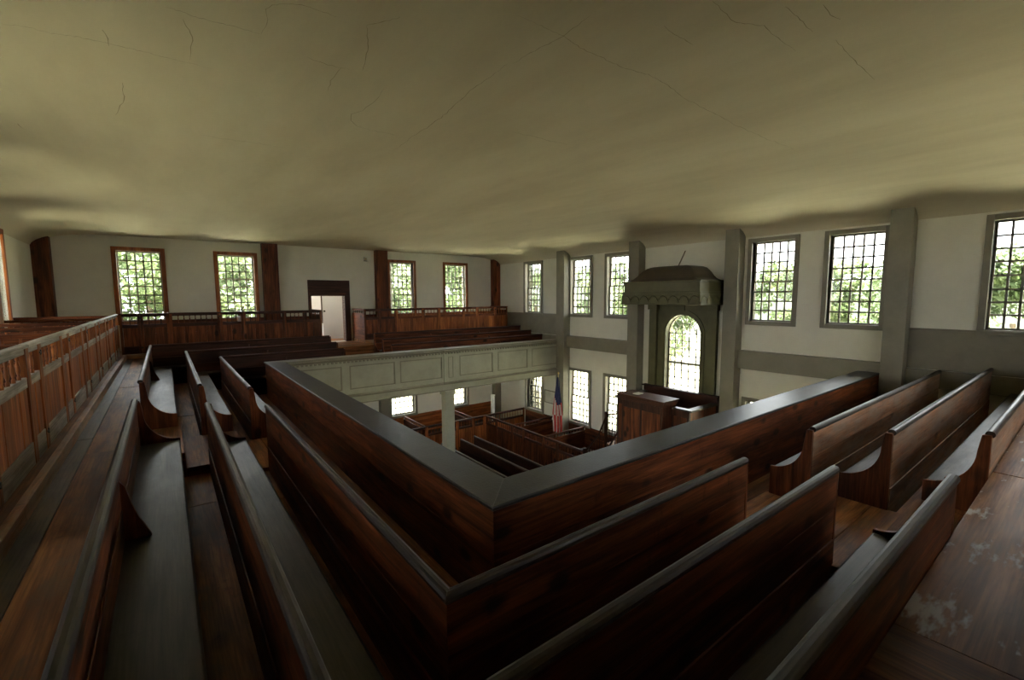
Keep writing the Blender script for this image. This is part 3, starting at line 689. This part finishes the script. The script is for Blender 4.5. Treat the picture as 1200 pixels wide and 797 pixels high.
for i, (a, c, d) in enumerate(E_right):
    pew(['red brown box pew beside the doorway, on its right', 'red brown box pew under the window right of the doorway', 'red brown box pew under the last window of the far wall', 'red brown box pew in the far right corner by the pulpit wall'][i],
        mpEP, 'x', a, c, d, YE-YEP, -.352, PEWF, GP, mw='pine' if i == 0 else 'orange', mr='dark' if i == 0 else 'pine', part=(i == 0, i == 3), sp=.11)
# ground floor pews
GB = 'box pews on the ground floor'; PT = -4.17
mpGE = lambda s, d, z: (s, 13.10-d, z); mpGP = lambda s, d, z: (8.80-d, s, z)
for i, (a, c, d) in enumerate(((3.2, 4.9, (4.3, 4.9)), (4.9, 6.5, (5.9, 6.5)), (6.5, 8.3, (7.65, 8.3)))):
    pew(['ground floor box pew at far wall, leftmost and mostly hidden', 'ground floor box pew under the left lower far window', 'ground floor box pew behind the gallery column, under lower far window'][i],
        mpGE, 'x', a, c, d, YE-13.10, PT, FL, GB, mw='orange' if i else 'pine', mr='dark', part=(False, True), sp=.12, hinge=False, sash=True)
pew('square corner box pew on ground floor where far and pulpit walls meet', mpGE, 'x', 8.3, 10.57, (8.3, 8.75), YE-13.10, PT, FL, GB, mw='orange', mr='dark', part=(False, False), sp=.12, hinge=False, sash=True)
for i, (a, c, d) in enumerate(((8.40, 10.0, (9.4, 10.0)), (10.0, 11.55, (10.95, 11.55)), (11.55, 13.06, (12.45, 13.06)))):
    pew(['ground floor box pew beside the pulpit stairs', 'ground floor box pew holding the flag, under the pulpit wall', 'ground floor box pew next to the corner, below the picture frame'][i],
        mpGP, 'y', a, c, d, XP-8.80, PT, FL, GB, mw='pine', mr='dark', part=(False, i < 2), sp=.12, hinge=False, sash=True)  # darker pine puts the shade of the unlit aisle fronts into the colour
for i, x in enumerate((5.05, 5.72, 6.40, 7.08, 7.58)):
    bench('plain dark slip bench on the ground floor, %s from the pulpit' % ['fifth', 'fourth', 'third', 'second', 'first'][i], mpSg, 'y', 1, x, 4.4, 11.95, 0, 0, True, True,
          'slip benches in the middle of the ground floor', mats=('dark', 'rail', 'dark'), zt=-4.40, zs=-4.87, zf=FL, ze=FL)

# ------------------------------------------------------------------ pulpit, sounding board, stairs
pu = thing('pulpit', (9.7, 6.6, FL), 'dark wooden pulpit with projecting desk below the arched window', 'pulpit')
b = MB().box(9.30, 9.36, 5.57, 7.63, FL+.02, -2.63).build('front_wall', 'dark_z', pu)
for y in (5.57, 7.57): MB().box(9.36, 10.52, y, y+.06, FL+.02, -2.63).build('side_wall', 'pine_z', pu)
MB().box(9.36, 10.5, 5.63, 7.57, -3.62, -3.57).build('pulpit_floor', 'floor_y', pu)
MB().box(8.92, 9.30, 6.02, 7.18, FL+.02, -2.52).build('desk_front', 'dark_z', pu, .006)
for y0 in (6.07, 6.63):
    MB().box(8.905, 8.92, y0, y0+.5, -3.7, -2.72).build('desk_panel', 'pine_z', pu, .006)
for y0 in (5.63, 7.24): MB().box(9.287, 9.30, y0, y0+.33, -3.7, -2.78).build('wing_panel', 'pine_z', pu, .006)
dk = MB(); dpf = [(.0, -2.56), (.03, -2.52), (.05, -2.47), (.11, -2.425), (.12, -2.40), (.0, -2.40)]
for (z0, z1, e) in ((-2.56, -2.52, .02), (-2.52, -2.47, .045), (-2.47, -2.43, .075), (-2.43, -2.395, .10)): dk.box(8.92-e, 9.45, 6.02-e, 7.18+e, z0, z1)
dk.build('desk_cornice', 'dark_y', pu, .006)
for ya, yb, yc, yd in ((5.50, 5.98, 5.50, 5.68), (7.22, 7.70, 7.52, 7.70)):
    wr = MB(); wr.box(9.26, 9.42, ya, yb, -2.63, -2.585); wr.box(9.40, 10.43, yc, yd, -2.63, -2.585); wr.build('top_rail', 'rail_y', pu, .008)
MB().box(10.44, 10.56, 5.55, 7.66, -3.57, -2.45).build('back_panel', 'dark_y', pu, .006)
MB().box(10.38, 10.56, 5.52, 7.69, -2.45, -2.42).build('back_rail', 'dark_y', pu, .006)
MB().box(9.75, 10.1, 6.1, 7.1, -3.57, -3.12).build('pulpit_seat', 'dark_y', pu, .01)
bk = tag(MB().box(9.02, 9.24, 6.78, 6.93, -2.395, -2.375).build('note_card', 'paper'), 'small pale card lying on the pulpit desk', 'card')
# sounding board
sb = thing('sounding_board', (10.0, PC, -.30), 'olive painted sounding board with ogee roof hanging above the pulpit window', 'canopy')
y0, y1 = PC-1.07, PC+1.07
def ring(z0, z1, e): return (9.52-e, 10.58, y0-e+.02, y1+e-.02, z0, z1)
for nm, z0, z1, e in (('fascia', .10, .33, .0), ('bed_moulding', .055, .10, .035), ('bed_moulding', .02, .055, .02), ('lower_frieze', -.18, .02, .045), ('base_moulding', -.21, -.18, .065)):
    MB().box(*ring(z0, z1, e)).build(nm, 'olive', sb, .008)
MB().box(9.47, 10.58, y0-.03, y1+.03, .33, .365).build('top_moulding', 'olive', sb, .008)
n = 8; me = MB()
def swag(p0, p1, k=8):       # raised half-round loops along the frieze
    for j in range(k):
        q = []
        for t in (j/k, (j+1)/k): q.append((p0[0]+(p1[0]-p0[0])*t, p0[1]+(p1[1]-p0[1])*t, -.155+.15*math.sqrt(max(0, 1-(2*t-1)**2))))
        me.tube(q[0], q[1], .014, seg=5)
for i in range(n): swag((9.475, y0-.02+i*(y1-y0+.04)/n, 0), (9.475, y0-.02+(i+1)*(y1-y0+.04)/n, 0))
for i in range(4): swag((9.5+i*.26, y0-.025, 0), (9.5+(i+1)*.26, y0-.025, 0))
me.build('swag_course', 'olive', sb, smooth=True)
ogee = [(.365, 1.0), (.375, .93), (.395, .87), (.43, .81), (.49, .75), (.56, .70), (.63, .64), (.69, .57), (.725, .48), (.742, .36)]
vs = []
for z, h in ogee:
    yy = 1.06*h; xx = 9.48+(1-h)*.85
    vs += [(xx, PC-yy, z), (xx, PC+yy, z), (10.57, PC+yy, z), (10.57, PC-yy, z)]
fs = []
for i in range(len(ogee)-1):
    for j in range(4): fs.append((4*i+j, 4*i+(j+1) % 4, 4*i+4+(j+1) % 4, 4*i+4+j))
fs += [(0, 1, 2, 3), tuple(4*(len(ogee)-1)+j for j in range(4))]
MB().add(vs, fs).build('ogee_roof', 'roofbrown', sb)
MB().tube((10.2, 6.56, .70), (10.2, 6.36, 1.10), .014, .012).build('iron_rod', 'rust', sb)
# olive pilasters carrying the board, with brackets
for yc in (5.76, 7.44):
    MB().box(10.47, 10.57, yc-.11, yc+.11, -2.41, -.36).build('pilaster', 'olive', sb, .006)
    MB().box(10.43, 10.57, yc-.14, yc+.14, -.36, -.21).build('pilaster_capital', 'olive', sb, .008)
# stairs up to the pulpit
stt = thing('pulpit_stairs', (9.9, 8.4, FL), 'dark pulpit stair with spindle handrail beside the pulpit', 'stairs')
LZ = -4.15
MB().box(9.70, 10.5, 7.72, 8.37, LZ-.05, LZ).build('landing', 'floor_y', stt)
for i in range(5):
    z = FL+(i+1)*(LZ-FL)/6; x = 8.72+i*.195
    MB().box(x, x+.22, 7.74, 8.35, z-.03, z).build('tread', 'floor_y', stt); MB().box(x+.02, x+.04, 7.76, 8.33, z-.19, z-.03).build('riser', 'dark_y', stt)
for i in range(2):
    z = LZ+(i+1)*.19; MB().box(9.75, 10.45, 7.90-i*.1, 8.05-i*.1, LZ, z).build('tread', 'floor_y', stt)
def rail(b, p, q, r=.026): b.tube(p, q, r, seg=6)
hr = MB(); rail(hr, (9.71, 7.74, -3.14), (9.71, 8.36, -3.34)); hr.build('handrail', 'dark_y', stt)
hr = MB(); rail(hr, (8.86, 8.36, -4.22), (9.40, 8.36, -3.86)); rail(hr, (9.40, 8.36, -3.86), (9.71, 8.36, -3.36)); hr.build('handrail', 'dark_x', stt)
hr = MB(); rail(hr, (8.86, 7.74, -4.22), (9.71, 7.74, -3.40)); hr.build('handrail', 'dark_x', stt)
for x, y, z0, z1 in ((9.71, 8.36, LZ-.6, -3.24), (8.86, 8.36, FL, -4.12), (8.86, 7.74, FL, -4.12)):
    MB().box(x-.035, x+.035, y-.035, y+.035, z0, z1).build('newel_post', 'dark_z', stt, .004)
me = MB().tube((0, 0, -.38), (0, 0, .38), .011, seg=6).mesh('spindle', 'dark_z', (0, 0, 0))
for i in range(5): inst('spindle', me, (9.71, 7.84+i*.1, LZ+.38+.02), stt)
for i in range(7):
    for y in (8.36, 7.74):
        x = 8.95+i*.1; inst('spindle', me, (x, y, -4.22+(x-8.86)*.85-.44), stt)

# ------------------------------------------------------------------ loose things downstairs and on the walls
fl = thing('flag_on_pole', (9.6, 10.25, FL), 'American flag hanging furled on a pole in the ground floor pew', 'flag')
MB().lathe((9.6, 10.25, FL), [(.14, 0), (.14, .03), (.05, .05), (.03, .1)], 12).build('base', 'brass', fl)
MB().tube((9.6, 10.25, FL+.08), (9.585, 10.20, -2.42), .014).build('pole', 'brass', fl)
MB().lathe((9.585, 10.20, -2.42), [(.012, 0), (.03, .03), (.03, .05), (.005, .10)], 8).build('finial', 'brass', fl)
b = MB(); nz, na = 26, 28
for j in range(nz+1):
    t = j/nz; z = -2.50-1.72*t; R = .03+.11*min(1, t*1.5)-.02*max(0, t-.7)
    for i in range(na):
        a = 2*math.pi*i/na; rr = R*(1+.32*math.sin(a*5+t*2.2)+.12*math.sin(a*9-t*3))
        b.v.append((9.59+rr*math.cos(a)*.75, 10.22+.02*math.sin(t*5)+rr*math.sin(a), z))
for j in range(nz):
    t = j/nz
    for i in range(na):
        b.f.append((j*na+i, j*na+(i+1) % na, (j+1)*na+(i+1) % na, (j+1)*na+i))
        navy = t < .34-.16*math.sin(2*math.pi*i/na+.6)
        b.mi.append(2 if navy else ((i//2+j//9) % 2))
b.build('flag_cloth', ['red', 'white', 'navy'], fl, smooth=True)
pf = thing('picture_frame', (10.57, 11.6, -3.73), 'thin framed paper hanging on the wall beneath the far gallery', 'picture')
m = MB(); m.box(10.55, 10.585, 11.27, 11.30, -3.74, -3.28); m.box(10.55, 10.585, 11.91, 11.94, -3.74, -3.28); m.box(10.55, 10.585, 11.30, 11.91, -3.31, -3.28); m.box(10.55, 10.585, 11.30, 11.91, -3.74, -3.71); m.build('frame', 'green', pf)
MB().box(10.565, 10.58, 11.30, 11.91, -3.71, -3.31).build('sheet', 'paper', pf)
wp = thing('white_post', (9.22, 13.25, FL), 'slim white post standing in the corner box pew downstairs', 'post')
MB().box(9.17, 9.27, 13.20, 13.30, FL, -3.55).build('shaft', 'offwhite', wp, .006); MB().box(9.155, 9.285, 13.185, 13.315, -3.55, -3.52).build('cap', 'offwhite', wp, .004)
th = thing('thermostat', (5.3, YE-.01, 1.2), 'tiny cream thermostat high on the far plaster wall', 'thermostat')
MB().box(5.25, 5.35, YE-.04, YE+.005, 1.19, 1.30).build('housing', 'paper', th, .01); MB().box(5.27, 5.33, YE-.045, YE-.04, 1.23, 1.26).build('dial', 'brass', th)

# ------------------------------------------------------------------ outdoors
tag(MB().box(-90, 120, -90, 160, FL-1.0, FL-.7).build('lawn', 'grass'), 'sunlit green lawn around the meeting house', 'lawn', kind='structure')
b = MB(); n_ = 60
for i in range(n_+1):
    t = i/n_; y = -70+190*t; h = 2.4+1.0*math.sin(t*9)+.6*math.sin(t*23+1)
    for x, z in ((70, FL-.8), (74, FL+2+h*.5), (80, h*.75), (90, h+.5), (110, h-1)): b.v.append((x+1.5*math.sin(i*1.7), y, z+.5*math.sin(i*2.3+x)))
for i in range(n_):
    for j in range(4): b.f.append((i*5+j, i*5+j+1, i*5+j+6, i*5+j+5)); b.mi.append(0)
tag(b.build('wooded_ridge', 'ridge', smooth=True), kind='structure')
def crown(seed, n, w, h, leaf):
    rnd = random.Random(seed); b = MB()
    cl = [(rnd.gauss(0, .42)*w, rnd.gauss(0, .42)*w, rnd.uniform(.12, 1)*h, rnd.uniform(.22, .42)*w) for _ in range(16)]
    for i in range(n):
        cx, cy_, cz, cr = cl[i % 16]
        d = Vector((rnd.gauss(0, 1), rnd.gauss(0, 1), rnd.gauss(0, 1))).normalized()*cr*rnd.uniform(.6, 1)
        c = Vector((cx, cy_, cz))+d; s = rnd.uniform(.18, .42)*leaf
        u = Vector((rnd.gauss(0, 1), rnd.gauss(0, 1), rnd.gauss(0, 1))).normalized(); v = u.orthogonal().normalized()
        b.add([c-u*s, c-v*s*.6, c+u*s, c+v*s*.6], [(0, 1, 2, 3)])
    return b
CR = []
for k in range(3):
    me = crown(20+k, 6000, 3.2, 6.5, .6).mesh('crown', 'leaf' if k < 2 else 'leaf2', (0, 0, 0)); CR.append(me)
TRK = MB().tube((0, 0, 0), (0, 0, 4.5), .32, .12, 8).mesh('trunk', 'bark', (0, 0, 0))
side = {'E': 'beyond the far end windows', 'P': 'beyond the pulpit wall windows', 'S': 'beyond the left windows'}
spots = [('E', x, y, s) for x, y, s in ((-15, 46, 1.3), (-7, 42, 1.25), (-1, 47, 1.3), (5.5, 45, 1.3), (12, 44, 1.25), (19, 47, 1.35), (26, 44, 1.3), (32, 48, 1.35), (-11, 58, 1.7), (2, 60, 1.8), (14, 60, 1.75), (28, 62, 1.8), (41, 54, 1.5))]
spots += [('P', 36+1.5*math.sin(i*2.1), 33-5.0*i, (1.02, .92, 1.0, .88)[i % 4]) for i in range(9)] + [('P', x, y, s) for x, y, s in ((50, 44, 1.3), (60, 21, 1.2), (34, 40, 1.1))]
spots.sort(key=lambda q: (q[0], -math.atan2(q[2], q[1])))
ORDI = ['first', 'second', 'third', 'fourth', 'fifth', 'sixth', 'seventh', 'eighth', 'ninth', 'tenth', 'eleventh', 'twelfth', 'thirteenth', 'fourteenth']
cnt = {}
for i, (sd_, x, y, s) in enumerate(spots):
    n_ = cnt.get(sd_, 0); cnt[sd_] = n_+1
    t = thing('tree', (x, y, FL-.75), 'leafy green tree %s, %s from the left' % (side[sd_], ORDI[n_]), 'tree', 'trees outside the windows')
    o = inst('crown', CR[i % 3], (x, y, FL+.4), t); o.scale = (s, s, s); o.rotation_euler = (0, 0, i*1.7)
    o = inst('trunk', TRK, (x, y, FL-.75), t); o.scale = (s, s, s)
